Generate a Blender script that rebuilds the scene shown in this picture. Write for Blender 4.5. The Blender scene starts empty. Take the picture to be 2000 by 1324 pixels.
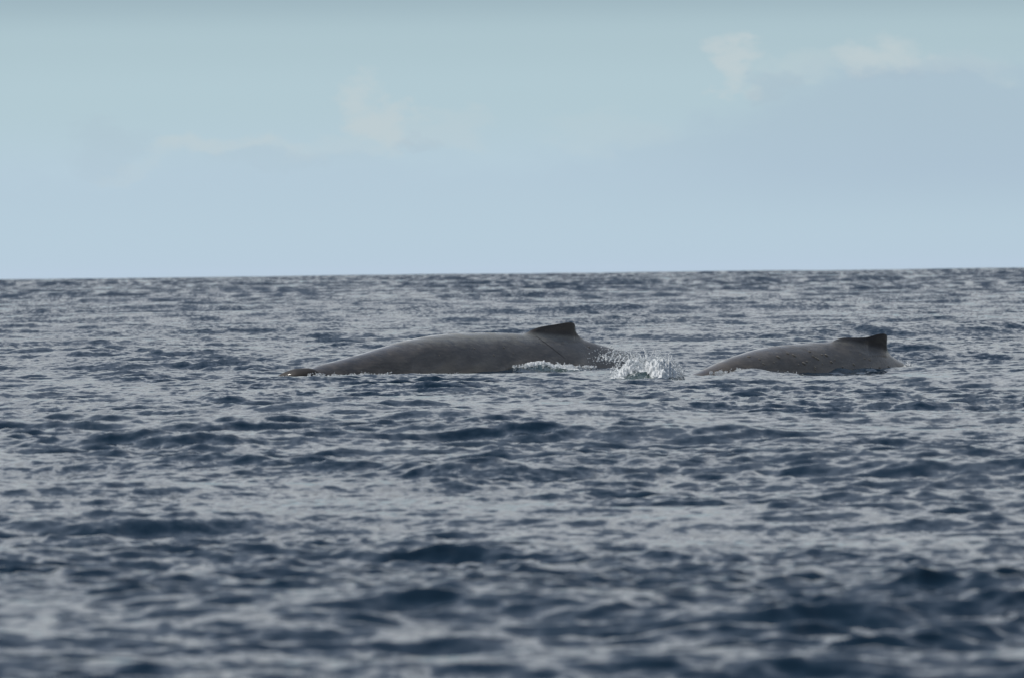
import bpy, bmesh, math, random
import numpy as np
from mathutils import Vector, Matrix
from mathutils.bvhtree import BVHTree
from mathutils import noise as mnoise

random.seed(7)
RNG = np.random.default_rng(11)
R = math.radians
C = bpy.context.scene.collection
sc = bpy.context.scene

# ------------------------------------------------------------------ camera
CAM_H = 2.65
FOCAL_PX = 16660.0                      # for a 2000 px wide frame
PITCH = math.atan(140.0 / FOCAL_PX)
ROLL = math.atan(23.0 / 2000.0)
cam_d = bpy.data.cameras.new('camera')
cam = bpy.data.objects.new('camera', cam_d)
C.objects.link(cam)
cam_d.sensor_width = 36.0
cam_d.lens = 36.0 * FOCAL_PX / 2000.0
cam_d.clip_start = 0.5
cam_d.clip_end = 40000.0
cam_d.dof.use_dof = True
cam_d.dof.focus_distance = 202.0
cam_d.dof.aperture_fstop = 4.2
cam_d.dof.aperture_blades = 9
CAM_ROT = Matrix.Rotation(R(90) - PITCH, 4, 'X') @ Matrix.Rotation(-ROLL, 4, 'Z')
cam.matrix_world = Matrix.Translation((0, 0, CAM_H)) @ CAM_ROT
sc.camera = cam


def ray(px, py):
    d = Vector(((px - 1000.0) / FOCAL_PX, -(py - 662.0) / FOCAL_PX, -1.0))
    d = CAM_ROT.to_3x3() @ d
    return d / d.y                       # unit step in world +Y


def at(px, py, Y):
    """world point at distance Y that shows at that place of the photograph"""
    return Vector((0, 0, CAM_H)) + ray(px, py) * Y


# ------------------------------------------------------------------ light
SUN_EL, SUN_AZ = R(57), R(-72)          # high, to the left and slightly behind the whales
w = bpy.data.worlds.new('World')
sc.world = w
w.use_nodes = True
nt = w.node_tree
nt.nodes.clear()


class NB:
    """small node builder"""
    def __init__(s, nt):
        s.nt = nt

    def n(s, t, **kw):
        nd = s.nt.nodes.new(t)
        for k, v in kw.items():
            setattr(nd, k, v)
        return nd

    def link(s, a, b):
        s.nt.links.new(a, b)

    def put(s, sock, v):
        if isinstance(v, (int, float)):
            sock.default_value = v
        elif isinstance(v, (tuple, list)):
            sock.default_value = (*v, 1) if len(v) == 3 and sock.type == 'RGBA' else v
        else:
            s.link(v, sock)

    def m(s, op, a, b=0.0, c=0.0, clamp=False):
        nd = s.n('ShaderNodeMath', operation=op, use_clamp=clamp)
        s.put(nd.inputs[0], a); s.put(nd.inputs[1], b); s.put(nd.inputs[2], c)
        return nd.outputs[0]

    def vm(s, op, a, b=(0, 0, 0), scale=None):
        nd = s.n('ShaderNodeVectorMath', operation=op)
        s.put(nd.inputs[0], a); s.put(nd.inputs[1], b)
        if scale is not None:
            s.put(nd.inputs['Scale'], scale)
        return nd.outputs[0]

    def mix(s, f, a, b):
        nd = s.n('ShaderNodeMix', data_type='RGBA')
        s.put(nd.inputs[0], f); s.put(nd.inputs[6], a); s.put(nd.inputs[7], b)
        return nd.outputs[2]

    def noise(s, vec, scale, detail=3.0, rough=0.5, dist=0.0):
        nd = s.n('ShaderNodeTexNoise')
        s.put(nd.inputs['Vector'], vec)
        nd.inputs['Scale'].default_value = scale
        nd.inputs['Detail'].default_value = detail
        nd.inputs['Roughness'].default_value = rough
        nd.inputs['Distortion'].default_value = dist
        return nd

    def ss(s, x, lo, hi, a=0.0, b=1.0):
        nd = s.n('ShaderNodeMapRange', interpolation_type='SMOOTHSTEP')
        s.put(nd.inputs[0], x)
        nd.inputs[1].default_value = lo; nd.inputs[2].default_value = hi
        nd.inputs[3].default_value = a; nd.inputs[4].default_value = b
        return nd.outputs[0]

    def scale_vec(s, vec, sc3):
        nd = s.n('ShaderNodeMapping')
        s.put(nd.inputs[0], vec)
        nd.inputs['Scale'].default_value = sc3
        return nd.outputs[0]


b = NB(nt)
sky = b.n('ShaderNodeTexSky', sky_type='NISHITA', sun_disc=False)
sky.sun_elevation = SUN_EL
sky.sun_rotation = SUN_AZ
sky.air_density = 1.0
sky.dust_density = 1.5
tc = b.n('ShaderNodeTexCoord')
sep = b.n('ShaderNodeSeparateXYZ')
b.link(tc.outputs['Generated'], sep.inputs[0])
X, Y, Z = sep.outputs
az = b.m('ARCTAN2', X, Y)
el = Z
K = 10.0                                 # background strength is 0.1


def rgb(r, g, bb):
    return (r * K, g * K, bb * K)


# veil of thin cloud and haze, by elevation
ramp = b.n('ShaderNodeValToRGB')
cr = ramp.color_ramp
cr.interpolation = 'EASE'
elev = b.m('POWER', b.m('MAXIMUM', el, 0.0), 0.333)
b.link(elev, ramp.inputs[0])
stops = [(0.0, (.52, .655, .80)), (.010, (.50, .655, .77)), (.021, (.46, .62, .70)), (.027, (.43, .585, .66)), (.0330, (.335, .47, .55)),
         (.055, (.42, .53, .60)), (.13, (.75, .785, .81)), (.28, (.66, .70, .75)), (.46, (.36, .43, .545)), (1.0, (.16, .25, .40))]
while len(cr.elements) < len(stops):
    cr.elements.new(0.5)
for e, (p, c) in zip(cr.elements, stops):
    e.position = p ** 0.333 if p > 0 else 0
for i, (p, c) in enumerate(stops):
    cr.elements[i].color = (*c, 1)
veil = b.vm('SCALE', ramp.outputs[0], scale=K)
# broken cloud overhead: brighter and darker parts
cl = b.noise(b.scale_vec(tc.outputs['Generated'], (1, 1, 2.6)), 2.2, 5, .55, .3)
cmod = b.ss(cl.outputs[0], .3, .7, .72, 1.28)
up = b.ss(el, .03, .15)
cmod = b.m('ADD', b.m('MULTIPLY', up, b.m('SUBTRACT', cmod, 1.0)), 1.0)
veil = b.vm('SCALE', veil, scale=cmod)
# the cloud sheet is brighter on the sun's side of the sky, duller on the far side
sunside = b.m('ADD', .80, b.m('MULTIPLY', b.m('ADD', b.m('MULTIPLY', X, -.6), b.m('MULTIPLY', Y, .8)), .25))
veil = b.vm('SCALE', veil, scale=sunside)

# cloud shapes low over the horizon, in (azimuth, elevation)
comb = b.n('ShaderNodeCombineXYZ')
b.put(comb.inputs[0], az)
b.put(comb.inputs[1], b.m('MULTIPLY', el, 1.7))
cv = comb.outputs[0]
wn = b.noise(cv, 70, 5, .6)
wn2 = b.noise(cv, 260, 4, .6)
wsep = b.n('ShaderNodeSeparateColor'); b.link(wn.outputs['Color'], wsep.inputs[0])
wx = b.m('MULTIPLY', b.m('SUBTRACT', wsep.outputs[0], .5), .022)
wy = b.m('MULTIPLY', b.m('SUBTRACT', wsep.outputs[1], .5), .014)
waz = b.m('ADD', az, wx)
wel = b.m('ADD', el, wy)


def blob(px, py, wpx, hpx, soft=1.0):
    d = ray(px, py).normalized()
    a0, e0 = math.atan2(d.x, d.y), d.z
    dx = b.m('DIVIDE', b.m('SUBTRACT', waz, a0), wpx / FOCAL_PX)
    dy = b.m('DIVIDE', b.m('SUBTRACT', wel, e0), hpx / FOCAL_PX)
    q = b.m('ADD', b.m('MULTIPLY', dx, dx), b.m('MULTIPLY', dy, dy))
    q = b.m('ADD', q, b.m('MULTIPLY', b.m('SUBTRACT', wn2.outputs[0], .5), 1.5))
    return b.ss(q, 1.15, -.05) if soft >= 1 else b.ss(q, 1.0, 1.0 - soft)


col = veil
# blue-grey cloud bank: higher on the right, thin strip on the left
gb = b.ss(b.m('ADD', az, b.m('MULTIPLY', b.m('SUBTRACT', wn.outputs[0], .5), .02)), -.005, .05, 0, 1)
top = b.m('ADD', b.m('MULTIPLY', gb, .0115), .0125)
edge = b.ss(b.m('SUBTRACT', top, wel), -.0022, .0035)
low = b.ss(el, .003, .012)
bank = b.m('MULTIPLY', b.m('MULTIPLY', edge, low), b.m('ADD', b.m('MULTIPLY', gb, .34), .16))
inframe = b.ss(el, .0, .05, 1, 0)
col = b.mix(b.m('MULTIPLY', bank, 1.0), col, rgb(.385, .51, .65))
for (px, py, wp, hp, s) in [(735, 225, 75, 85, .36), (640, 295, 120, 34, .12), (450, 290, 150, 38, .26), (850, 262, 130, 34, .13),
                             (1440, 125, 50, 52, .36), (1710, 105, 120, 58, .36), (1560, 135, 90, 40, .14),
                             (270, 325, 90, 24, .10), (1180, 250, 150, 50, .08), (1850, 125, 120, 36, .12)]:
    col = b.mix(b.m('MULTIPLY', blob(px, py, wp, hp), s * 1.9), col, rgb(.575, .66, .695))
for (px, py, wp, hp, s) in [(1490, 165, 60, 34, .35), (800, 282, 60, 20, .25), (1760, 155, 110, 26, .22), (210, 275, 130, 70, .20),
                             (560, 325, 140, 26, .14)]:
    col = b.mix(b.m('MULTIPLY', blob(px, py, wp, hp), s), col, rgb(.40, .51, .62))
col = b.mix(0.88, sky.outputs[0], col)
bg = b.n('ShaderNodeBackground')
b.link(col, bg.inputs[0])
bg.inputs[1].default_value = 0.1
wo = b.n('ShaderNodeOutputWorld')
b.link(bg.outputs[0], wo.inputs[0])

sun_d = bpy.data.lights.new('sun', 'SUN')
sun_d.energy = 2.8
sun_d.angle = R(6)
sun_d.color = (1.0, .95, .88)
sun = bpy.data.objects.new('sun', sun_d)
C.objects.link(sun)
sdir = Vector((math.sin(SUN_AZ) * math.cos(SUN_EL), math.cos(SUN_AZ) * math.cos(SUN_EL), math.sin(SUN_EL)))
sun.rotation_euler = sdir.to_track_quat('Z', 'Y').to_euler()
sun.location = (0, 200, 60)

sc.view_settings.view_transform = 'Standard'
sc.view_settings.look = 'None'
sc.view_settings.exposure = 0.0
sc.view_settings.gamma = 1.0
sc.view_settings.use_curve_mapping = False


# ------------------------------------------------------------------ helpers
def tag(o, label=None, cat=None, group=None, kind=None):
    if label: o['label'] = label
    if cat: o['category'] = cat
    if group: o['group'] = group
    if kind: o['kind'] = kind
    return o


def mesh_np(name, verts, faces, mat, parent=None, smooth=True):
    """verts (n,3) array, faces (m,3|4) array"""
    me = bpy.data.meshes.new(name)
    nv, nf, k = len(verts), len(faces), faces.shape[1]
    me.vertices.add(nv)
    me.vertices.foreach_set('co', np.asarray(verts, np.float32).ravel())
    me.loops.add(nf * k)
    me.loops.foreach_set('vertex_index', np.asarray(faces, np.int32).ravel())
    me.polygons.add(nf)
    me.polygons.foreach_set('loop_start', np.arange(0, nf * k, k, dtype=np.int32))
    me.polygons.foreach_set('use_smooth', np.full(nf, smooth))
    me.update(calc_edges=True)
    me.materials.append(mat)
    o = bpy.data.objects.new(name, me)
    C.objects.link(o)
    if parent: o.parent = parent
    return o


def grid_faces(nr, nc, wrap=False):
    i = np.arange(nr - 1)[:, None]
    j = np.arange(nc if wrap else nc - 1)[None, :]
    j2 = (j + 1) % nc
    a = i * nc + j; bq = i * nc + j2; c = (i + 1) * nc + j2; d = (i + 1) * nc + j
    return np.stack([a, bq, c, d], -1).reshape(-1, 4)


def sstep(x, lo, hi):
    t = np.clip((x - lo) / (hi - lo), 0, 1)
    return t * t * (3 - 2 * t)


def interp_smooth(x, xs, ys, s=0.0):
    """monotone cubic (pchip) interpolation"""
    xs = np.asarray(xs, float); ys = np.asarray(ys, float)
    h = np.diff(xs); dl = np.diff(ys) / h
    m = np.zeros_like(ys)
    m[0], m[-1] = dl[0], dl[-1]
    for i in range(1, len(xs) - 1):
        if dl[i - 1] * dl[i] > 0:
            w1 = 2 * h[i] + h[i - 1]; w2 = h[i] + 2 * h[i - 1]
            m[i] = (w1 + w2) / (w1 / dl[i - 1] + w2 / dl[i])
    x = np.clip(x, xs[0], xs[-1])
    k = np.clip(np.searchsorted(xs, x) - 1, 0, len(h) - 1)
    t = (x - xs[k]) / h[k]
    return ((2*t**3 - 3*t**2 + 1) * ys[k] + (t**3 - 2*t**2 + t) * h[k] * m[k]
            + (-2*t**3 + 3*t**2) * ys[k+1] + (t**3 - t**2) * h[k] * m[k+1])


# ------------------------------------------------------------------ materials
def new_mat(name):
    mt = bpy.data.materials.new(name)
    mt.use_nodes = True
    mt.node_tree.nodes.clear()
    return mt, NB(mt.node_tree)


def make_water():
    mt, b = new_mat('sea_water')
    out = b.n('ShaderNodeOutputMaterial')
    geo = b.n('ShaderNodeNewGeometry')
    pos = geo.outputs['Position']
    # fine ripples as slopes laid over the modelled waves
    n1 = b.noise(b.scale_vec(pos, (1, .8, 1)), 5.0, 3, .6)
    n2 = b.noise(b.scale_vec(pos, (1, .35, 1)), 1.1, 3, .55)
    gust = b.noise(b.scale_vec(pos, (1, .3, 1)), .12, 2, .5)
    g = b.ss(gust.outputs[0], .35, .65, .55, 1.2)
    calm = b.n('ShaderNodeAttribute', attribute_name='calm')
    g = b.m('MULTIPLY', g, b.m('SUBTRACT', 1.0, b.m('MULTIPLY', calm.outputs['Fac'], .25)))
    v1 = b.vm('MULTIPLY', b.vm('SUBTRACT', n1.outputs['Color'], (.5, .5, .5)), (.85, .85, 0))
    v2 = b.vm('MULTIPLY', b.vm('SUBTRACT', n2.outputs['Color'], (.5, .5, .5)), (.42, .42, 0))
    v = b.vm('SCALE', b.vm('ADD', v1, v2), scale=g)
    # far off the mesh is too coarse for the short steep waves: their slopes are added here
    far = b.n('ShaderNodeAttribute', attribute_name='coarse')
    n3 = b.noise(b.scale_vec(pos, (.6, .12, 1)), 1.0, 4, .6)
    n4 = b.noise(b.scale_vec(pos, (1, .2, 1)), .12, 3, .6)
    v3 = b.vm('SUBTRACT', b.vm('MULTIPLY', b.vm('SUBTRACT', n3.outputs['Color'], (.5, .5, .5)), (.5, .9, 0)), (0, .15, 0))
    v4 = b.vm('MULTIPLY', b.vm('SUBTRACT', n4.outputs['Color'], (.5, .5, .5)), (0, .5, 0))
    v = b.vm('ADD', b.vm('ADD', v, (0, -.022, 0)), b.vm('SCALE', b.vm('ADD', v3, v4), scale=far.outputs['Fac']))
    nrm = b.vm('NORMALIZE', b.vm('ADD', geo.outputs['Normal'], v))
    p = b.n('ShaderNodeBsdfPrincipled')
    deep = b.noise(pos, .35, 2, .5)
    foam = b.n('ShaderNodeAttribute', attribute_name='foam')
    aer = b.n('ShaderNodeAttribute', attribute_name='aerated')
    basec = b.mix(deep.outputs[0], (.004, .016, .032), (.006, .021, .038))
    basec = b.mix(aer.outputs['Fac'], basec, (.10, .15, .135))
    b.link(basec, p.inputs['Base Color'])
    p.inputs['Roughness'].default_value = .07
    p.inputs['IOR'].default_value = 1.333
    b.link(nrm, p.inputs['Normal'])
    # foam lying on the water
    fn = b.noise(b.scale_vec(pos, (1, .7, 1)), 9, 5, .65)
    fm = b.ss(b.m('SUBTRACT', b.m('ADD', foam.outputs['Fac'], b.m('MULTIPLY', b.m('SUBTRACT', fn.outputs[0], .5), 1.6)), .5), -.06, .12)
    fm = b.m('MULTIPLY', fm, b.ss(foam.outputs['Fac'], .03, .15))
    fb = b.n('ShaderNodeBsdfPrincipled')
    fb.inputs['Base Color'].default_value = (.74, .76, .76, 1)
    fb.inputs['Roughness'].default_value = .6
    ms = b.n('ShaderNodeMixShader')
    b.put(ms.inputs[0], fm)
    b.link(p.outputs[0], ms.inputs[1]); b.link(fb.outputs[0], ms.inputs[2])
    b.link(ms.outputs[0], out.inputs[0])
    return mt


def make_skin(name, light, dark, fin, seed):
    """wet whale hide; 'ridge' attribute darkens towards the fin (pigment)"""
    mt, b = new_mat(name)
    out = b.n('ShaderNodeOutputMaterial')
    tc = b.n('ShaderNodeTexCoord')
    obj = b.vm('ADD', tc.outputs['Object'], (seed, seed * .7, 0))
    rot = b.n('ShaderNodeMapping')
    b.link(obj, rot.inputs[0])
    rot.inputs['Rotation'].default_value = (0, R(-38), 0)
    rot.inputs['Scale'].default_value = (.35, 1, 3.2)
    blot = b.noise(obj, 1.3, 5, .6)
    streak = b.noise(rot.outputs[0], 5, 5, .65)
    fine = b.noise(obj, 38, 4, .6)
    ridge = b.n('ShaderNodeAttribute', attribute_name='ridge')
    head = b.n('ShaderNodeAttribute', attribute_name='head')
    f = b.ss(b.m('ADD', b.m('MULTIPLY', blot.outputs[0], .55), b.m('MULTIPLY', streak.outputs[0], .45)), .34, .66)
    c = b.mix(f, dark, light)
    thin = b.ss(streak.outputs[0], .58, .64, 0, .4)
    c = b.mix(thin, c, tuple(min(1, q * 1.4) for q in light))
    c = b.mix(b.m('MULTIPLY', b.ss(b.m('ADD', ridge.outputs['Fac'], b.m('MULTIPLY', b.m('SUBTRACT', blot.outputs[0], .5), .7)), .05, .72), .95), c, fin)
    c = b.mix(b.m('MULTIPLY', head.outputs['Fac'], .93), c, (.022, .019, .018))
    sz = b.n('ShaderNodeSeparateXYZ'); b.link(tc.outputs['Object'], sz.inputs[0])
    pale = b.m('MULTIPLY', b.ss(b.m('ADD', sz.outputs[2], b.m('MULTIPLY', b.m('SUBTRACT', streak.outputs[0], .5), .5)), .62, .98), b.m('SUBTRACT', 1.0, ridge.outputs['Fac'], clamp=True))
    c = b.mix(b.m('MULTIPLY', pale, .75), c, (.27, .25, .19))
    wetn = b.ss(b.noise(b.scale_vec(obj, (.5, 1, 1.6)), 2.4, 4, .6).outputs[0], .42, .6)
    spk = b.ss(fine.outputs[0], .66, .74, 0, .1)
    c = b.mix(spk, c, (.2, .19, .18))
    p = b.n('ShaderNodeBsdfPrincipled')
    b.link(c, p.inputs['Base Color'])
    b.put(p.inputs['Roughness'], b.m('MAXIMUM', b.ss(wetn, 0, 1, .26, .50), b.m('MULTIPLY', head.outputs['Fac'], .65)))
    p.inputs['IOR'].default_value = 1.36
    b.put(p.inputs['Coat Weight'], b.m('SUBTRACT', 1.0, b.m('ADD', b.m('MULTIPLY', ridge.outputs['Fac'], .85), b.m('MULTIPLY', head.outputs['Fac'], .9)), clamp=True))
    b.put(p.inputs['Specular IOR Level'], b.m('SUBTRACT', .5, b.m('MULTIPLY', ridge.outputs['Fac'], .25)))
    b.put(p.inputs['Coat Roughness'], b.ss(wetn, 0, 1, .09, .26))
    p.inputs['Coat IOR'].default_value = 1.5
    bp = b.n('ShaderNodeBump')
    bp.inputs['Strength'].default_value = .28
    bp.inputs['Distance'].default_value = .02
    h = b.m('ADD', b.m('MULTIPLY', fine.outputs[0], .35), streak.outputs[0])
    b.link(h, bp.inputs['Height'])
    b.link(bp.outputs[0], p.inputs['Normal'])
    b.link(p.outputs[0], out.inputs[0])
    return mt


def make_foam(name, colr, rough=.45, trans=.0):
    mt, b = new_mat(name)
    out = b.n('ShaderNodeOutputMaterial')
    geo = b.n('ShaderNodeNewGeometry')
    n = b.noise(geo.outputs['Position'], 14, 4, .6)
    c = b.mix(n.outputs[0], tuple(q * .85 for q in colr), colr)
    p = b.n('ShaderNodeBsdfPrincipled')
    b.link(c, p.inputs['Base Color'])
    p.inputs['Roughness'].default_value = rough
    p.inputs['IOR'].default_value = 1.33
    p.inputs['Subsurface Weight'].default_value = .0
    p.inputs['Transmission Weight'].default_value = trans
    tr = b.n('ShaderNodeBsdfTranslucent')
    b.link(c, tr.inputs['Color'])
    ms = b.n('ShaderNodeMixShader')
    ms.inputs[0].default_value = .15           # light passes through foam and drops
    b.link(p.outputs[0], ms.inputs[1]); b.link(tr.outputs[0], ms.inputs[2])
    b.link(ms.outputs[0], out.inputs[0])
    return mt


def plain(name, colr, rough):
    mt, b = new_mat(name)
    out = b.n('ShaderNodeOutputMaterial')
    geo = b.n('ShaderNodeNewGeometry')
    n = b.noise(geo.outputs['Position'], 30, 3, .6)
    p = b.n('ShaderNodeBsdfPrincipled')
    b.link(b.mix(n.outputs[0], tuple(q * .8 for q in colr), tuple(q * 1.2 for q in colr)), p.inputs['Base Color'])
    p.inputs['Roughness'].default_value = rough
    b.link(p.outputs[0], out.inputs[0])
    return mt


M_WATER = make_water()
M_SKIN1 = make_skin('whale_skin_near_left', (.128, .104, .080), (.048, .038, .030), (.056, .048, .043), 3.1)
M_SKIN2 = make_skin('whale_skin_near_right', (.135, .107, .076), (.058, .045, .032), (.026, .022, .022), 9.4)
M_FOAM = make_foam('white_foam', (.90, .93, .94))
M_DROP = make_foam('spray_water', (.86, .88, .88), .2, .25)
M_BUMP = plain('skin_bump', (.25, .22, .18), .35)
M_SCAR = plain('dark_scar', (.022, .020, .020), .5)

# where the whales lie: distance along the photograph's x
D1 = lambda px: 211.5 + (px - 600) * (9.5 / 640.0)
D2 = lambda px: 200.0 + (px - 1340) * (6.0 / 440.0)


# ------------------------------------------------------------------ ocean
class Waves:
    def __init__(s):
        L = []
        g = RNG
        def add(n, l0, l1, slope, mean, spread):
            # n waves with wavelengths l0..l1, rms slope of the whole set = slope
            lam = np.exp(g.uniform(np.log(l0), np.log(l1), n))
            th = mean + g.normal(0, spread, n)
            amp = slope * math.sqrt(2.0 / n) * lam / (2 * np.pi)
            ph = g.uniform(0, 2 * np.pi, n)
            for q in zip(lam, th, amp, ph):
                L.append(q)
        add(12, 24, 70, .028, R(96), .30)
        add(18, 7, 22, .036, R(84), .45)
        add(36, 2.6, 7, .046, R(100), .50)
        add(60, 1.0, 2.8, .080, R(84), .60)
        add(70, .42, 1.1, .130, R(95), .60)
        add(70, .16, .45, .150, R(90), .70)
        s.far0 = len(L)
        add(11, 55, 150, .026, R(92), .35)      # long swell in the distance
        s.L = L

    def eval(s, x, y, cx, cy, calm):
        """x,y 2-D arrays (rows by distance); cx, cy cell sizes; returns displaced position"""
        x = x.astype(np.float64); y = y.astype(np.float64)
        Zs = np.zeros(x.shape, np.float32); Dx = np.zeros_like(Zs); Dy = np.zeros_like(Zs)
        # gusts: rough and smooth patches change how tall the short waves are
        gust = np.ones(x.shape, np.float32)
        for (lx, ly, px, a) in ((31, 55, .3, .22), (17, 38, 2.1, .2), (9.3, 23, 4.0, .18), (5.1, 13, 1.0, .14)):
            gust += a * np.sin(x * 2 * np.pi / lx + .7 * np.sin(y / ly * 3.1 + px) + y * 2 * np.pi / ly + px)
        gust = np.clip(gust, .35, 1.8).astype(np.float32)
        row_cy = cy[:, 0]; row_cx = cx.min(axis=1)
        for wi, (lam, th, amp, ph) in enumerate(s.L):
            kx = math.cos(th); ky = math.sin(th)
            ly = lam / max(abs(ky), .2); lx = lam / max(abs(kx), .12)
            ok = (row_cy * 1.1 < ly) & (row_cx * 1.6 < lx)
            if not ok.any():
                continue
            r = np.nonzero(ok)[0]; r0, r1 = r[0], r[-1] + 1
            k = 2 * np.pi / lam
            phi = np.remainder(k * (kx * x[r0:r1] + ky * y[r0:r1]) + ph, 2 * np.pi).astype(np.float32)
            wgt = sstep(ly / cy[r0:r1], 1.1, 2.4) * sstep(lx / cx[r0:r1], 1.6, 3.2)
            if wi >= s.far0:
                wgt = wgt * sstep(y[r0:r1], 260, 800)
            if lam < 3.0:
                wgt = wgt * gust[r0:r1]
            wgt = wgt * (1 - calm[r0:r1] * (0.9 if lam > 6 else 0.45))
            a = (amp * wgt).astype(np.float32)
            Zs[r0:r1] += a * np.cos(phi)
            sn = a * np.sin(phi) * np.float32(.8)
            Dx[r0:r1] -= sn * np.float32(kx)
            Dy[r0:r1] -= sn * np.float32(ky)
        return Dx, Dy, Zs


def gauss(x, y, p, sx, sy, ang=0.0):
    dx = x - p[0]; dy = y - p[1]
    c, s_ = math.cos(ang), math.sin(ang)
    u = (dx * c + dy * s_) / sx; v = (-dx * s_ + dy * c) / sy
    return np.exp(-(u * u + v * v))


def ground(px, Y):
    p = at(px, 700, Y)
    return (p.x, p.y)


SPL_Y = 191.0


def local_sea(x, y):
    """swells pushed up by the whales, foam and aerated water; returns dz, foam, aerated, calm"""
    dz = np.zeros(x.shape); foam = np.zeros_like(dz); aer = np.zeros_like(dz); calm = np.zeros_like(dz)
    # smoother water along both whales
    calm = np.maximum(calm, gauss(x, y, ground(880, D1(880) - 3), 8, 14))
    calm = np.maximum(calm, .95 * gauss(x, y, ground(1470, 198), 3.6, 6))
    calm = np.maximum(calm, .95 * gauss(x, y, ground(1560, D2(1560) - 3), 5, 14))
    calm = np.maximum(calm, .8 * gauss(x, y, ground(1260, SPL_Y), 2.5, 6))
    dz -= .09 * gauss(x, y, ground(640, D1(640) - 3), 3.2, 8)
    for px, s_, h in ((705, .25, .035), (790, .3, .05), (840, .2, .02), (905, .3, .04), (960, .35, .05), (1015, .45, .09), (1180, .6, .10)):
        dz += h * gauss(x, y, ground(px, D1(px) - 1.5), s_, .9)
    for px, s_, h in ((1580, .5, .03), (1640, .3, .05), (1700, .4, .02)):
        dz += h * gauss(x, y, ground(px, D2(px) - 1.3), s_, .9)
    # foaming crest between the whales
    crest = np.zeros(x.shape)
    for px, s_, h, dY in ((1232, .34, .17, 0), (1262, .30, .15, 0), (1298, .20, .27, .2), (1322, .5, .10, .6)):
        crest += h * gauss(x, y, ground(px, SPL_Y + dY), s_, .6)
    dz += crest
    foam = np.maximum(foam, np.clip((crest - .10) * 7, 0, 1) * (y > ground(0, SPL_Y - .45)[1]))
    foam = np.maximum(foam, 1.1 * gauss(x, y, ground(1258, SPL_Y + 1.3), .85, 1.3))
    foam = np.maximum(foam, .75 * gauss(x, y, ground(1210, SPL_Y + .2), .35, 1.4))
    foam = np.maximum(foam, .62 * gauss(x, y, ground(1250, SPL_Y + 5), 1.2, 4))
    foam = np.maximum(foam, .5 * gauss(x, y, ground(1290, SPL_Y - 2.0), .9, 1.0))
    aer = np.maximum(aer, .5 * gauss(x, y, ground(1262, SPL_Y - .5), .75, 1.2))
    # swell in front of the second whale's forward half
    for px, s_, h, Yq in ((1400, .5, .05, 198.9), (1465, .55, .17, 199.3), (1525, .5, .09, 199.9)):
        dz += h * gauss(x, y, ground(px, Yq), s_, 1.1)
    foam = np.maximum(foam, .62 * gauss(x, y, ground(1440, D2(1440) - 1.55), .62, .55))
    foam = np.maximum(foam, .46 * gauss(x, y, ground(1540, D2(1540) - 1.2), .8, .5))
    # wave breaking against the first whale
    for px, s_, h in ((1055, .32, .20), (1095, .5, .15), (1140, .4, .08)):
        dz += h * gauss(x, y, ground(px, D1(px) - 1.35), s_, .6)
    foam = np.maximum(foam, .85 * gauss(x, y, ground(1085, D1(1085) - 1.2), .85, .5))
    aer = np.maximum(aer, .6 * gauss(x, y, ground(1085, D1(1085) - 1.9), .9, .8))
    # thin foam along the first whale's flank and at its head
    foam = np.maximum(foam, .80 * gauss(x, y, ground(655, D1(655) - .75), .55, .9))
    foam = np.maximum(foam, .60 * gauss(x, y, ground(730, D1(730) - 1.1), .65, .8))
    foam = np.maximum(foam, .50 * gauss(x, y, ground(840, D1(840) - 1.35), .8, .6))
    foam = np.maximum(foam, .42 * gauss(x, y, ground(540, D1(560) - .5), .3, .8))
    aer = np.maximum(aer, .25 * gauss(x, y, ground(700, D1(700) - 1.4), 1.1, 1))
    # sea lifts a little behind the second whale's tail
    dz += .04 * gauss(x, y, ground(1850, D2(1780) - 1.6), 1.1, 1.0)
    return dz, foam, aer, calm


def build_ocean():
    rs = [6.0]
    while rs[-1] < 9500:
        r = rs[-1]
        if r < 48: q = .012
        elif 185 < r < 232: q = .0008
        elif r < 330: q = .00105
        else: q = .00105 + .0055 * min(1, (r - 330) / 2500)
        rs.append(r * (1 + q))
    rs = np.array(rs)
    half = R(3.62)
    step = .00034
    core = np.arange(-half, half + step, step)
    outp = [core[-1]]; d = step
    while outp[-1] < R(24):
        d *= 1.12
        outp.append(outp[-1] + d)
    outp = np.array(outp[1:])
    th = np.concatenate([-(outp[::-1]) + (core[0] + core[-1]), core, outp])
    dth = np.gradient(th)
    x = rs[:, None] * np.tan(th)[None, :]
    y = np.repeat(rs[:, None], len(th), 1)
    cx = rs[:, None] * np.abs(dth)[None, :]
    cy = np.repeat(np.gradient(rs)[:, None], len(th), 1)
    near = (rs > 180) & (rs < 235)
    dz = np.zeros(x.shape); foam = np.zeros_like(dz); aer = np.zeros_like(dz); calm = np.zeros_like(dz)
    a = local_sea(x[near], y[near])
    dz[near], foam[near], aer[near], calm[near] = a
    W = Waves()
    Dx, Dy, Zs = W.eval(x, y, cx, cy, calm)
    drop = (x * x + y * y) / (2 * 6.37e6)            # the earth's curve
    v = np.stack([x + Dx, y + Dy, Zs + dz - drop], -1).reshape(-1, 3)
    f = grid_faces(len(rs), len(th))
    o = mesh_np('sea_water', v, f, M_WATER)
    for nm, arr in (('foam', foam), ('aerated', aer), ('calm', calm), ('coarse', sstep(y, 130, 1000))):
        at_ = o.data.attributes.new(nm, 'FLOAT', 'POINT')
        at_.data.foreach_set('value', arr.astype(np.float32).ravel())
    global ZG
    ZG = (rs, th, (Zs + dz - drop).astype(np.float32))
    tag(o, 'dark blue choppy open sea reaching to the horizon', None, None, 'structure')
    print('ocean', x.shape, len(f), flush=True)
    return o


ocean = build_ocean()


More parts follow.
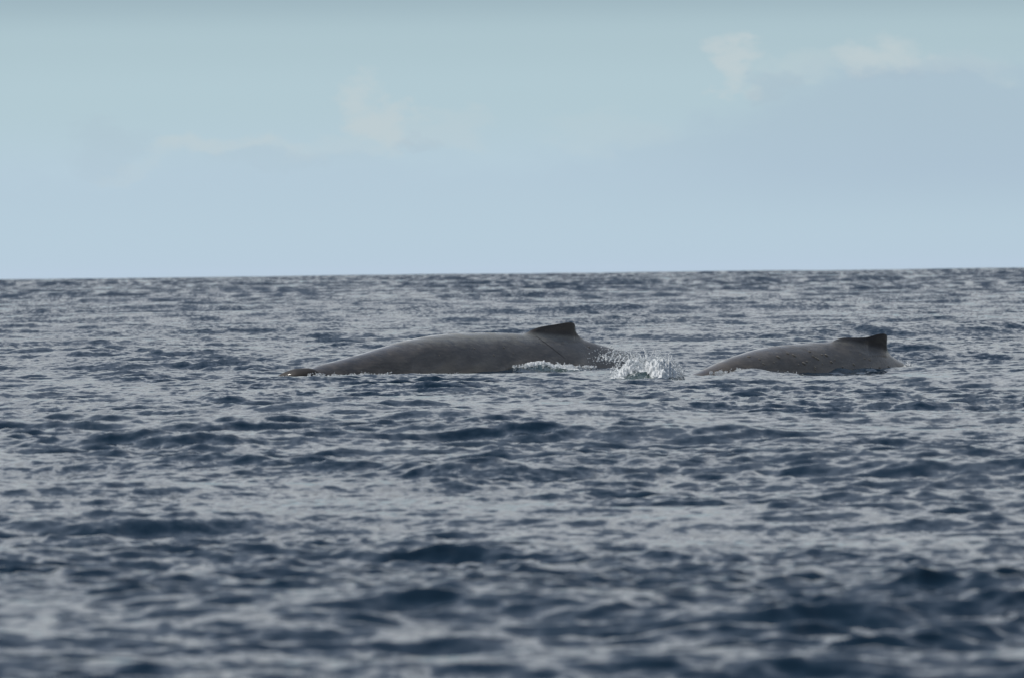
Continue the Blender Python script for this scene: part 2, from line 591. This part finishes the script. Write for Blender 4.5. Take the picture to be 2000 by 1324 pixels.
def sea_z(x, y):
    rs, th, Zg = ZG
    x = np.asarray(x, float); y = np.asarray(y, float)
    i = np.clip(np.searchsorted(rs, y), 0, len(rs) - 1)
    j = np.clip(np.searchsorted(th, np.arctan2(x, y)), 0, len(th) - 1)
    return Zg[i, j]


# ------------------------------------------------------------------ whales
def whale(name, label, sil, fin, Dfun, mat, width, px_range, hook, head=None, flank_power=2.15):
    """sil: back line without fin, (px,py); fin: fin top line (px,py) over the back"""
    root = bpy.data.objects.new(name, None); C.objects.link(root)
    pts = np.array([tuple(at(px, py, Dfun(px))) for px, py in sil])
    fp = np.array([tuple(at(px, py, Dfun(px))) for px, py in fin])
    x0, x1 = pts[0, 0], pts[-1, 0]
    mid = len(pts) // 2
    base = Vector((float(pts[mid, 0]), float(pts[mid, 1]), 0))
    root.location = base
    ns = 520
    xs = np.linspace(x0, x1, ns)
    # more stations round the fin's trailing edge
    fx1 = fp[-1, 0]
    xs = np.sort(np.concatenate([xs, np.linspace(fx1 - .45, fx1 + .25, 160)]))
    xs = np.unique(xs)
    top = interp_smooth(xs, pts[:, 0], pts[:, 2])
    yy = np.interp(xs, pts[:, 0], pts[:, 1])
    hf = np.clip(interp_smooth(xs, fp[:, 0], fp[:, 2]) - top, 0, None)
    hf[(xs < fp[0, 0]) | (xs > fp[-1, 0])] = 0
    u = (xs - x0) / (x1 - x0)
    wd = np.interp(xs, [pts[0, 0] + t * (x1 - x0) for t in (0, .12, .3, .55, .8, 1)], width)
    depth = wd * 1.05
    nr = 160
    t = np.linspace(-1, 1, nr + 1)[:-1]
    # put more ring points near the top
    t = np.sign(t) * np.abs(t) ** 1.6
    ang = t * np.pi                                 # 0 = top
    V = np.zeros((len(xs), nr, 3)); ridge = np.zeros((len(xs), nr)); hd = np.zeros((len(xs), nr))
    ridge_sh = np.interp(u, [0, .35, .6, .8, 1], [0, .10, .35, .6, .7])   # roof-like back towards the tail
    for i, xw in enumerate(xs):
        W_, Dp, tp = wd[i], depth[i], top[i]
        s_ = np.sin(ang); c_ = np.cos(ang)
        yb = np.sign(s_) * np.abs(s_) ** (2 / flank_power) * W_
        zb = np.sign(c_) * np.abs(c_) ** (2 / flank_power)
        # roof shape: blend of ellipse with a peaked section on the upper half
        pk = 1 - np.abs(yb / W_) ** 1.25
        upm = zb > 0
        zb = np.where(upm, zb * (1 - ridge_sh[i]) + pk * ridge_sh[i], zb)
        zc = tp - Dp
        z = zc + zb * Dp
        y_ = yb.copy(); x_ = np.full(nr, xw)
        if hf[i] > 0:
            back_d = fp[-1, 0] - xw                 # the foot narrows towards the trailing edge
            bw = .12 + .30 * min(1.0, max(0.0, back_d / .55)) ** .8
            a_ = np.abs(y_)
            inside = (a_ < bw) & upm
            q = np.where(inside, 1 - a_ / bw, 0)
            H = hf[i]
            fl = min(1.0, H / .22) * min(1.0, max(0.0, back_d / .14))
            thick = .085
            ynew = np.sign(y_) * (bw * (1 - q) ** (1 + 1.3 * fl) * .92 + thick * np.minimum(1, (1 - q) * 5) * .6)
            y_ = np.where(inside, y_ * (1 - fl) + ynew * fl, y_)
            lift = H * (q ** 1.25)
            z = z + np.where(inside, lift, 0)
            x_ = x_ + np.where(inside, hook * (lift / .3) ** 2, 0)
        dist_fin = np.exp(-((xw - (fp[0, 0] * .35 + fp[-1, 0] * .65)) / (.5 * (fp[-1, 0] - fp[0, 0]))) ** 2)
        ridge[i] = np.clip(np.exp(-(y_ / .42) ** 2) * dist_fin * .45 + np.clip((z - tp + .02) / .12, 0, 1), 0, 1)
        V[i, :, 0] = x_; V[i, :, 1] = yy[i] + y_; V[i, :, 2] = z
    flat = V.reshape(-1, 3)
    # gentle unevenness of the hide
    for k in range(0, len(flat)):
        pass
    fx, fy, fz = flat[:, 0], flat[:, 1], flat[:, 2]
    flat[:, 1] += .012 * np.sin(fx * 3.1 + fz * 4.2) + .008 * np.sin(fx * 7.3 - fz * 9.0 + 1.1)
    faces = [grid_faces(len(xs), nr, True)]
    o_v = [flat]
    rid = [ridge.ravel()]; hdv = [hd.ravel()]
    nv = len(flat)
    # close both ends (under water)
    for rowi, flip in ((0, 1), (len(xs) - 1, 0)):
        c0 = flat[rowi * nr:(rowi + 1) * nr].mean(0)
        c0 = c0 + np.array([(-1 if flip else 1) * .6, 0, -.35])
        o_v.append(c0[None]); rid.append([0]); hdv.append([0])
        j = np.arange(nr); j2 = (j + 1) % nr
        ci = np.full(nr, nv)
        base_ = rowi * nr
        # degenerate quad -> doubled centre vertex avoided by using pairs
        ff = np.stack([base_ + j[::2], base_ + j2[::2], base_ + (j2[::2] + 1) % nr, np.full(nr // 2, nv)], -1)
        if flip: ff = ff[:, ::-1]
        faces.append(ff)
        nv += 1
    if head is not None:
        hv, hf_, n_h = head(nv)
        o_v.append(hv); faces.append(hf_); rid.append(np.zeros(n_h)); hdv.append(np.ones(n_h))
    allv = np.concatenate(o_v) - np.array(base)
    o = mesh_np('body', allv, np.concatenate(faces), mat, root)
    bm = bmesh.new(); bm.from_mesh(o.data); bmesh.ops.recalc_face_normals(bm, faces=bm.faces); bm.to_mesh(o.data); bm.free()
    for nm, arr in (('ridge', rid), ('head', hdv)):
        a_ = o.data.attributes.new(nm, 'FLOAT', 'POINT')
        a_.data.foreach_set('value', np.concatenate([np.asarray(q, np.float32) for q in arr]))
    tag(root, label, 'whale', 'humpback whales surfacing side by side')
    o['base'] = tuple(base)
    bvh = BVHTree.FromPolygons([tuple(v) for v in allv + np.array(base)], [tuple(int(q) for q in f) for f in np.concatenate(faces)])
    return root, o, bvh, base


def head_one(nv0):
    """low brown hump of the head in front of the back, running down under water"""
    line = [(536, 742), (544, 733), (553, 727.5), (566, 722.5), (581, 719), (598, 718.3), (612, 720), (621, 725), (628, 733), (634, 742)]
    Dh = D1(585) - .75
    p = np.array([tuple(at(px, py, Dh)) for px, py in line])
    n = 90
    xs = np.linspace(p[0, 0], p[-1, 0], n)
    tp = interp_smooth(xs, p[:, 0], p[:, 2])
    nr = 48
    ang = np.linspace(-np.pi, np.pi, nr + 1)[:-1]
    u = np.linspace(0, 1, n)
    wd = .06 + .34 * np.sin(np.pi * u) ** .7
    V = np.zeros((n, nr, 3))
    for i in range(n):
        V[i, :, 0] = xs[i]
        V[i, :, 1] = Dh + wd[i] * np.sin(ang)
        V[i, :, 2] = tp[i] - .35 + .35 * np.sign(np.cos(ang)) * np.abs(np.cos(ang)) ** .8
    f = grid_faces(n, nr, True) + nv0
    v = V.reshape(-1, 3)
    return v, f, len(v)


sil1 = [(560, 760), (580, 742), (596, 727), (608, 719), (622, 713.5), (660, 703), (700, 692), (750, 676.5), (800, 663), (850, 654.5), (900, 650.5), (950, 649.8),
        (1000, 651), (1040, 653), (1080, 655), (1110, 657), (1130, 660), (1150, 667), (1180, 676), (1205, 683.5), (1230, 690), (1260, 697.5), (1290, 707), (1320, 723), (1350, 748)]
fin1 = [(1022, 652.5), (1032, 648), (1042, 642.8), (1052, 639.3), (1062, 637.2), (1080, 634.3), (1096, 631.6), (1105, 630), (1112, 629.8), (1117.5, 631.5), (1121, 636), (1122.3, 640), (1123.5, 645), (1127, 652), (1134, 658.5), (1143, 664.5)]
root1, body1, bvh1, base1 = whale('humpback_whale', 'longer grey-brown whale on the left with arched back and low hooked fin',
                                  sil1, fin1, D1, M_SKIN1, (.55, .95, 1.35, 1.35, .95, .45), None, .03, head_one)

sil2 = [(1300, 765), (1322, 747), (1338, 736), (1370, 722.5), (1400, 708.5), (1440, 693), (1480, 681.5), (1520, 675), (1560, 671.5), (1600, 669), (1640, 668),
        (1670, 670), (1700, 677), (1722, 684), (1740, 694), (1752, 702), (1765, 710.5), (1778, 719), (1800, 734), (1830, 760)]
fin2 = [(1622, 668.6), (1632, 663.5), (1642, 660.5), (1655, 659.3), (1675, 659.6), (1690, 658.8), (1702, 655.5), (1712, 652.6), (1720, 651.6), (1726, 653.5), (1729.5, 660), (1731, 672), (1734, 684), (1740, 694.5)]
root2, body2, bvh2, base2 = whale('humpback_whale', 'shorter grey-brown whale on the right, flank dotted with small bumps, tall dark ragged fin',
                                  sil2, fin2, D2, M_SKIN2, (.5, .85, 1.15, 1.15, .85, .4), None, .035)
root2['label'] = 'shorter grey-brown whale on the right, flank dotted with small bumps, tall dark fin'


def hit(bvh, px, py):
    loc, nrm, i, d = bvh.ray_cast(Vector((0, 0, CAM_H)), ray(px, py).normalized())
    if nrm is not None and nrm.dot(ray(px, py)) > 0: nrm = -nrm
    return loc, nrm


def bump_mesh():
    bm = bmesh.new()
    bmesh.ops.create_icosphere(bm, subdivisions=3, radius=1.0)
    for v in bm.verts:
        n = mnoise.noise(v.co * 1.7) * .22
        v.co *= 1 + n
    me = bpy.data.meshes.new('skin_bump')
    bm.to_mesh(me); bm.free()
    for p in me.polygons: p.use_smooth = True
    me.materials.append(M_BUMP)
    return me


bme = bump_mesh()


def put_bump(root, bvh, base, px, py, wpx, hpx):
    loc, nrm = hit(bvh, px, py)
    if loc is None: return
    o = bpy.data.objects.new('skin_bump', bme)
    C.objects.link(o); o.parent = root
    o.location = loc - base
    q = nrm.to_track_quat('Z', 'X')
    # long axis slopes down towards the tail along the body
    tx = Vector((1, 0, -.35)); tx = (tx - nrm * tx.dot(nrm)).normalized()
    ty = nrm.cross(tx)
    Mx = Matrix((tx, ty, nrm)).transposed()
    o.rotation_euler = Mx.to_euler()
    s_ = 1 / 80.0
    o.scale = (wpx * .48 * s_, hpx * .46 * s_, hpx * .42 * s_)


for q in [(1521, 697.5, 10, 5), (1551, 694, 9.5, 4), (1539, 690, 7, 3.5), (1582, 686.5, 6.5, 3.5), (1614.5, 694, 9, 5), (1606, 692.5, 5, 3.5),
          (1589, 696, 7.5, 3.5), (1598, 701.5, 7, 4), (1594, 699, 5, 3), (1571, 710, 10, 5), (1576, 706, 5, 3.5), (1624, 707, 8, 4), (1668, 712, 7, 4),
          (1592, 717.5, 6, 3.5), (1592, 721, 6, 3), (1662, 724, 7, 5), (1702, 719, 6.5, 4.5), (1719, 718, 6, 4), (1736, 716, 5, 4), (1463, 696.5, 8, 3.2),
          (1484, 701.5, 5.5, 3.2), (1492, 711, 7, 3), (1699, 703, 6, 3), (1689, 700, 5, 2.6), (1631, 703, 4, 2.6), (1560, 712, 4, 2.6), (1607, 711, 4, 2.6),
          (1646, 716, 4.5, 3), (1512, 708, 4, 2.4), (1680, 692, 4, 2.4)]:
    put_bump(root2, bvh2, base2, *q)
for q in [(965, 694, 6, 3.2), (985, 679, 7, 3), (1151, 678, 6, 3), (927, 681, 5, 2.6), (1003, 690, 4, 2.4), (858, 694, 4, 2.2), (1100, 668, 4, 2.4)]:
    put_bump(root1, bvh1, base1, *q)

# the straight dark crease below the first whale's fin
pts = []
for k in range(26):
    f = k / 25
    px = 1047 + (1104 - 1047) * f; py = 657 + (700 - 657) * f - 1.0 * math.sin(f * 3.1)
    loc, nrm = hit(bvh1, px, py)
    if loc is not None: pts.append((loc, nrm, .009 + .008 * math.sin(math.pi * f) ** .5))
bm = bmesh.new(); prev = None
for loc, nrm, r in pts:
    tdir = Vector((.9, 0, -.45)); side = nrm.cross(tdir).normalized()
    ring = [bm.verts.new(loc - base1 + side * r * a_ + nrm * (r * .35 * b_ + .001)) for a_, b_ in ((1, -1), (.5, .7), (-.5, .7), (-1, -1))]
    if prev:
        for k in range(3):
            bm.faces.new((prev[k], prev[k + 1], ring[k + 1], ring[k]))
    prev = ring
me = bpy.data.meshes.new('scar'); bm.to_mesh(me); bm.free()
me.materials.append(M_SCAR)
scar = bpy.data.objects.new('scar', me); C.objects.link(scar); scar.parent = root1
scar['label'] = 'long thin dark crease running down the flank below the fin'

# ------------------------------------------------------------------ foam and spray
ICO = None


def ico_arrays():
    bm = bmesh.new(); bmesh.ops.create_icosphere(bm, subdivisions=1, radius=1.0)
    v = np.array([tuple(q.co) for q in bm.verts]); f = np.array([[q.index for q in p.verts] for p in bm.faces])
    bm.free()
    return v, f


IV, IF = ico_arrays()


class Spray:
    """collects drops and curling threads of water as one mesh"""
    def __init__(s):
        s.v = []; s.f = []; s.n = 0

    def drops(s, P, rad, stretch=None):
        P = np.asarray(P); rad = np.asarray(rad)
        n = len(P)
        sc3 = np.ones((n, 1, 3)) if stretch is None else stretch[:, None, :]
        jit = RNG.uniform(.75, 1.25, (n, len(IV), 1))
        v = P[:, None, :] + IV[None] * jit * rad[:, None, None] * sc3
        f = IF[None] + (np.arange(n) * len(IV))[:, None, None] + s.n
        s.v.append(v.reshape(-1, 3)); s.f.append(f.reshape(-1, 3)); s.n += n * len(IV)

    def thread(s, path, r0, r1):
        path = [Vector(p) for p in path]
        k = 5; n = len(path); vs = []
        for i, p in enumerate(path):
            d = (path[min(i + 1, n - 1)] - path[max(i - 1, 0)]).normalized()
            a_ = d.orthogonal().normalized(); b_ = d.cross(a_)
            r = r0 + (r1 - r0) * i / (n - 1)
            r *= random.uniform(.6, 1.5)
            for j in range(k):
                q = 2 * math.pi * j / k
                vs.append(p + (a_ * math.cos(q) + b_ * math.sin(q)) * r)
        fs = []
        for i in range(n - 1):
            for j in range(k):
                a0 = i * k + j; a1 = i * k + (j + 1) % k
                fs.append((a0, a1, a1 + k)); fs.append((a0, a1 + k, a0 + k))
        s.v.append(np.array([tuple(q) for q in vs])); s.f.append(np.array(fs) + s.n); s.n += len(vs)

    def build(s, name, mat, label, cat, group=None):
        V = np.concatenate(s.v)
        c0 = np.array([V[:, 0].mean(), V[:, 1].mean(), 0.0])
        o = mesh_np(name, V - c0, np.concatenate(s.f), mat)
        o.location = c0
        return tag(o, label, cat, group, 'stuff')


def wpt(px, py, Yd):
    return np.array(tuple(at(px, py, Yd)))


def cloud(n, line, spread_up, r_lo, r_hi, Ysp, sink=0.03, power=1.5):
    """drops over a base line [(px,py,Y,height_px)]: denser at the foot"""
    L = np.array(line, float)
    t = RNG.uniform(0, 1, n)
    xx = np.interp(t, np.linspace(0, 1, len(L)), L[:, 0]); yy = np.interp(t, np.linspace(0, 1, len(L)), L[:, 1])
    Yd = np.interp(t, np.linspace(0, 1, len(L)), L[:, 2]) + RNG.normal(0, Ysp, n)
    hh = np.interp(t, np.linspace(0, 1, len(L)), L[:, 3]) * RNG.uniform(0, 1, n) ** power * spread_up
    P = np.array([wpt(a, c - h, q) for a, c, h, q in zip(xx, yy, hh, Yd)])
    rad = np.exp(RNG.uniform(np.log(r_lo), np.log(r_hi), n))
    return P, rad


def surf(n, line, Ysp, up, r_lo, r_hi, lift=0.0):
    """foam bubbles lying on the sea along [(px, Y, weight)]"""
    L = np.array(line, float)
    k = np.linspace(0, 1, len(L))
    t = RNG.uniform(0, 1, n * 2)
    wgt = np.interp(t, k, L[:, 2]) / L[:, 2].max()
    # clumps
    wgt = wgt * np.clip(.55 + .6 * np.sin(t * 37 + 2 * np.sin(t * 11)) + .4 * np.sin(t * 83), .05, 1)
    t = t[RNG.uniform(0, 1, n * 2) < wgt]
    px_ = np.interp(t, k, L[:, 0]); Yd = np.interp(t, k, L[:, 1]) + RNG.normal(0, Ysp, len(t)) + .3 * Ysp * np.sin(t * 60)
    x_ = (px_ - 1000) / FOCAL_PX * Yd
    z_ = sea_z(x_, Yd) + np.abs(RNG.normal(0, up, len(t))) * (1 + lift * 20) + lift
    rad = np.exp(RNG.uniform(np.log(r_lo), np.log(r_hi), len(t)))
    return np.stack([x_, Yd, z_], -1), rad


def mound(sp, line, half_y, n=420, m=44, seed=0.0, rough=.5):
    """a churned heap of foam lying on the sea along [(px, Y, height in m)]"""
    L = np.array(line, float)
    k = np.linspace(0, 1, len(L)); t = np.linspace(0, 1, n)
    px_ = np.interp(t, k, L[:, 0]); Yc = np.interp(t, k, L[:, 1]); H = interp_smooth(t, k, L[:, 2])
    V = np.zeros((n, m, 3))
    q = np.linspace(-1, 1, m)
    for i in range(n):
        Yd = Yc[i] + q * half_y
        x_ = (px_[i] - 1000) / FOCAL_PX * Yd
        V[i, :, 0] = x_; V[i, :, 1] = Yd
        for j in range(m):
            p = Vector((x_[j] * 3.2 + seed, Yd[j] * 2.2, 0))
            a_ = mnoise.noise(p) + .6 * mnoise.noise(p * 2.3) + .45 * mnoise.noise(p * 5.1) + .35 * mnoise.noise(p * 11)
            a_ = a_ * rough
            prof = (1 - q[j] ** 2)
            V[i, j, 2] = H[i] * prof * max(.0, .95 + 1.1 * a_) - .03
            d = Vector((x_[j] * 14, Yd[j] * 14, 3.3 + seed))
            V[i, j, 1] += .05 * mnoise.noise(d)
            V[i, j, 0] += .025 * mnoise.noise(d + Vector((9, 9, 9)))
    V[:, :, 2] += sea_z(V[:, :, 0], V[:, :, 1])
    f = grid_faces(n, m)
    f = np.concatenate([f[:, [0, 1, 2]], f[:, [0, 2, 3]]])
    sp.v.append(V.reshape(-1, 3)); sp.f.append(f + sp.n); sp.n += n * m


# main splash between the whales
sp = Spray()
base = [(1196, 741, 191.2, 16), (1212, 742, 191.2, 26), (1228, 732, 191.2, 30), (1245, 729, 191.2, 34), (1262, 731, 191.3, 36), (1278, 732, 191.3, 34),
        (1290, 728, 191.4, 34), (1300, 722, 191.5, 24), (1312, 732, 191.6, 20), (1325, 737, 191.8, 18), (1336, 738, 192, 8)]
mound(sp, [(1190, 191.0, .0), (1204, 191.0, .10), (1222, 191.1, .20), (1240, 191.3, .27), (1258, 191.4, .26), (1275, 190.9, .26), (1292, 190.8, .20),
           (1306, 191.0, .17), (1322, 191.4, .12), (1340, 192.0, .0)], .55, 380, 46, 3.7, .5)
mound(sp, [(1205, 192.0, .0), (1225, 192.0, .16), (1250, 192.1, .25), (1275, 192.1, .20), (1300, 192.2, .17), (1325, 192.3, .12), (1345, 192.4, .0)], .45, 330, 36, 6.3, .55)
P, rd = cloud(7000, [(a, c, q, h * 1.0) for a, c, q, h in base], .9, .006, .018, .25, power=1.9)
sp.drops(P, rd)
P, rd = cloud(700, [(a, c - 6, q, h * 1.3) for a, c, q, h in base], 1.0, .005, .014, .45, power=1.3); sp.drops(P, rd)
P, rd = surf(4500, [(px_, 191.6, wg) for px_, wg in ((1192, .3), (1210, .8), (1230, 1), (1262, 1), (1290, 1), (1312, .8), (1335, .2))], .45, .05, .006, .020); sp.drops(P, rd)
P, rd = surf(1800, [(px_, 193.5, wg) for px_, wg in ((1180, .2), (1210, .6), (1250, 1), (1290, .8), (1330, .3))], 1.2, .02, .006, .02); sp.drops(P, rd)


def rag(px, py, Yd, ang, length, curl, r0=.012, n=9):
    """a thread of water flung up from a point"""
    path = []; x_, y_ = px, py; a_ = ang
    for i in range(n):
        path.append(tuple(wpt(x_, y_, Yd + .02 * i)))
        st = length / n
        x_ += math.cos(a_) * st; y_ -= math.sin(a_) * st
        a_ += curl / n + random.uniform(-.25, .25)
    return path, (x_, y_)


for k in range(90):
    t_ = random.random()
    i = t_ * (len(base) - 1); i0 = int(i); fr = i - i0
    B = [base[i0][j] * (1 - fr) + base[min(i0 + 1, len(base) - 1)][j] * fr for j in range(4)]
    hpx = B[3] * random.uniform(.3, .8)
    p, e = rag(B[0] + random.uniform(-6, 6), B[1] - hpx, B[2], R(random.uniform(50, 140)), random.uniform(6, 20), random.uniform(-2.2, 2.2), .011)
    sp.thread(p, random.uniform(.010, .02), .005)
    for _ in range(3):
        sp.drops([wpt(e[0] + random.uniform(-3, 3), e[1] + random.uniform(-3, 3), B[2])], [random.uniform(.008, .02)])
splash = sp.build('splash', M_FOAM, 'white foaming splash thrown up between the two whales', 'splash')

# lacy spray over the first whale's tail end
sp = Spray()
n = 520
px = RNG.normal(1212, 26, n); py = 704 - np.abs(RNG.normal(0, 11, n)) * (1 - np.clip((px - 1230) / 150, 0, .5))
py = py + RNG.normal(0, 4, n)
ok = (px > 1125) & (px < 1300) & (py < 716) & (py > 672 + np.clip((1160 - px), 0, 60) * .4)
P = np.array([wpt(a, c, 212 + RNG.normal(0, .8)) for a, c in zip(px[ok], py[ok])])
sp.drops(P, np.exp(RNG.uniform(np.log(.006), np.log(.024), len(P))))
P = np.array([wpt(a, c, 213.5) for a, c in ((1199, 685.5), (1196, 690), (1205, 697), (1213, 696), (1188, 682), (1212, 701), (1151, 690), (1203, 706), (1175, 703))])
sp.drops(P, np.array([.034, .02, .022, .02, .018, .018, .016, .02, .016]))
for (a, c, ang, ln, cu) in [(1184, 704, 110, 26, -3.4), (1190, 706, 60, 24, 1.2), (1200, 708, 75, 22, -1.5), (1186, 702, 150, 16, -2.8), (1207, 706, 40, 22, 1.8),
                            (1216, 704, 55, 26, -1.6), (1232, 702, 70, 24, 1.5), (1241, 700, 120, 22, -2.4), (1252, 700, 80, 20, 2.0), (1262, 697, 95, 20, .6),
                            (1266, 700, 40, 24, 1.2), (1276, 698, 20, 20, 2.2), (1224, 708, 100, 18, 2.2), (1246, 706, 45, 22, -2), (1284, 700, 60, 14, 2),
                            (1178, 700, 60, 14, 2.6), (1290, 704, 110, 14, -2), (1210, 712, 85, 18, -1), (1236, 712, 60, 18, 1)]:
    p, e = rag(a, c, 205, R(ang), ln, cu, n=12)
    sp.thread(p, .016, .006)
    sp.drops([wpt(e[0], e[1], 205)], [.016])
spray = sp.build('spray', M_FOAM, 'lacy drops and threads of water flying over the sunken tail of the left whale', 'spray')

# foam wave against the first whale
sp = Spray()
mound(sp, [(1000, D1(1000) - 1.2, .0), (1022, D1(1022) - 1.3, .05), (1042, D1(1042) - 1.35, .09), (1062, D1(1062) - 1.4, .11), (1082, D1(1082) - 1.4, .09),
           (1105, D1(1105) - 1.35, .08), (1130, D1(1130) - 1.3, .05), (1165, D1(1165) - 1.2, .0)], .35, 360, 34, 8.1, .55)
P, rd = surf(3000, [(1000, D1(1000) - 1.25, .2), (1025, D1(1022) - 1.35, .6), (1050, D1(1038) - 1.4, 1), (1080, D1(1076) - 1.4, 1),
                    (1110, D1(1112) - 1.35, .8), (1140, D1(1135) - 1.3, .5), (1165, D1(1150) - 1.2, .2)], .2, .03, .006, .022); sp.drops(P, rd)
sp.build('foam_wave', M_FOAM, 'small white foam wave breaking on the flank under the left whale\'s fin', 'foam', 'foam along the whales')
# foam at the head
sp = Spray()
P, rd = surf(2600, [(600, D1(606) - 1.2, .4), (625, D1(625) - 1.25, 1), (650, D1(650) - 1.3, .9), (700, D1(710) - 1.4, .8), (735, D1(740) - 1.45, .6), (765, D1(762) - 1.5, .1)], .3, .022, .006, .020, .035); sp.drops(P, rd)
P, rd = surf(420, [(785, D1(788) - 1.4, .3), (820, D1(815) - 1.45, 1), (850, D1(840) - 1.45, .6), (900, D1(870) - 1.45, .1)], .2, .015, .005, .014, .03); sp.drops(P, rd)
P, rd = surf(120, [(520, D1(550) - .9, .3), (548, D1(550) - .9, 1), (560, D1(550) - 1.1, .2)], .2, .012, .005, .012, .02); sp.drops(P, rd)
sp.build('foam_line', M_FOAM, 'thin broken line of white foam beside the dark head hump of the left whale', 'foam', 'foam along the whales')
# foam over the second whale's forward half
sp = Spray()
P, rd = surf(1300, [(1385, D2(1385) - 1.0, .4), (1410, D2(1410) - 1.1, .8), (1440, D2(1440) - 1.2, 1), (1465, D2(1465) - 1.3, 1), (1490, D2(1490) - 1.3, .4), (1560, D2(1540) - 1.3, .15)], .22, .015, .005, .014, .03); sp.drops(P, rd)
sp.build('foam_line', M_FOAM, 'faint pale foam washing over the front half of the right whale', 'foam', 'foam along the whales')
# little jet at the second whale's tail
sp = Spray()
for (a, c, ang, ln, cu) in [(1771, 716, 80, 9, -1.5), (1775, 716, 60, 11, 1.6), (1778, 716, 110, 8, -1.2), (1773, 716, 95, 12, .4), (1769, 716, 120, 7, 2), (1780, 717, 45, 6, 1), (1776, 716, 80, 7, 1)]:
    p, e = rag(a, c, D2(1775) - .5, R(ang), ln, cu, n=8)
    sp.thread(p, .022, .008)
P, rd = cloud(90, [(1765, 718, D2(1775) - .5, 6), (1774, 717, D2(1775) - .5, 12), (1784, 718, D2(1775) - .5, 5)], 1, .006, .018, .1); sp.drops(P, rd)
sp.build('splash', M_FOAM, 'tiny white spurt of water where the right whale\'s tail end goes under', 'splash')
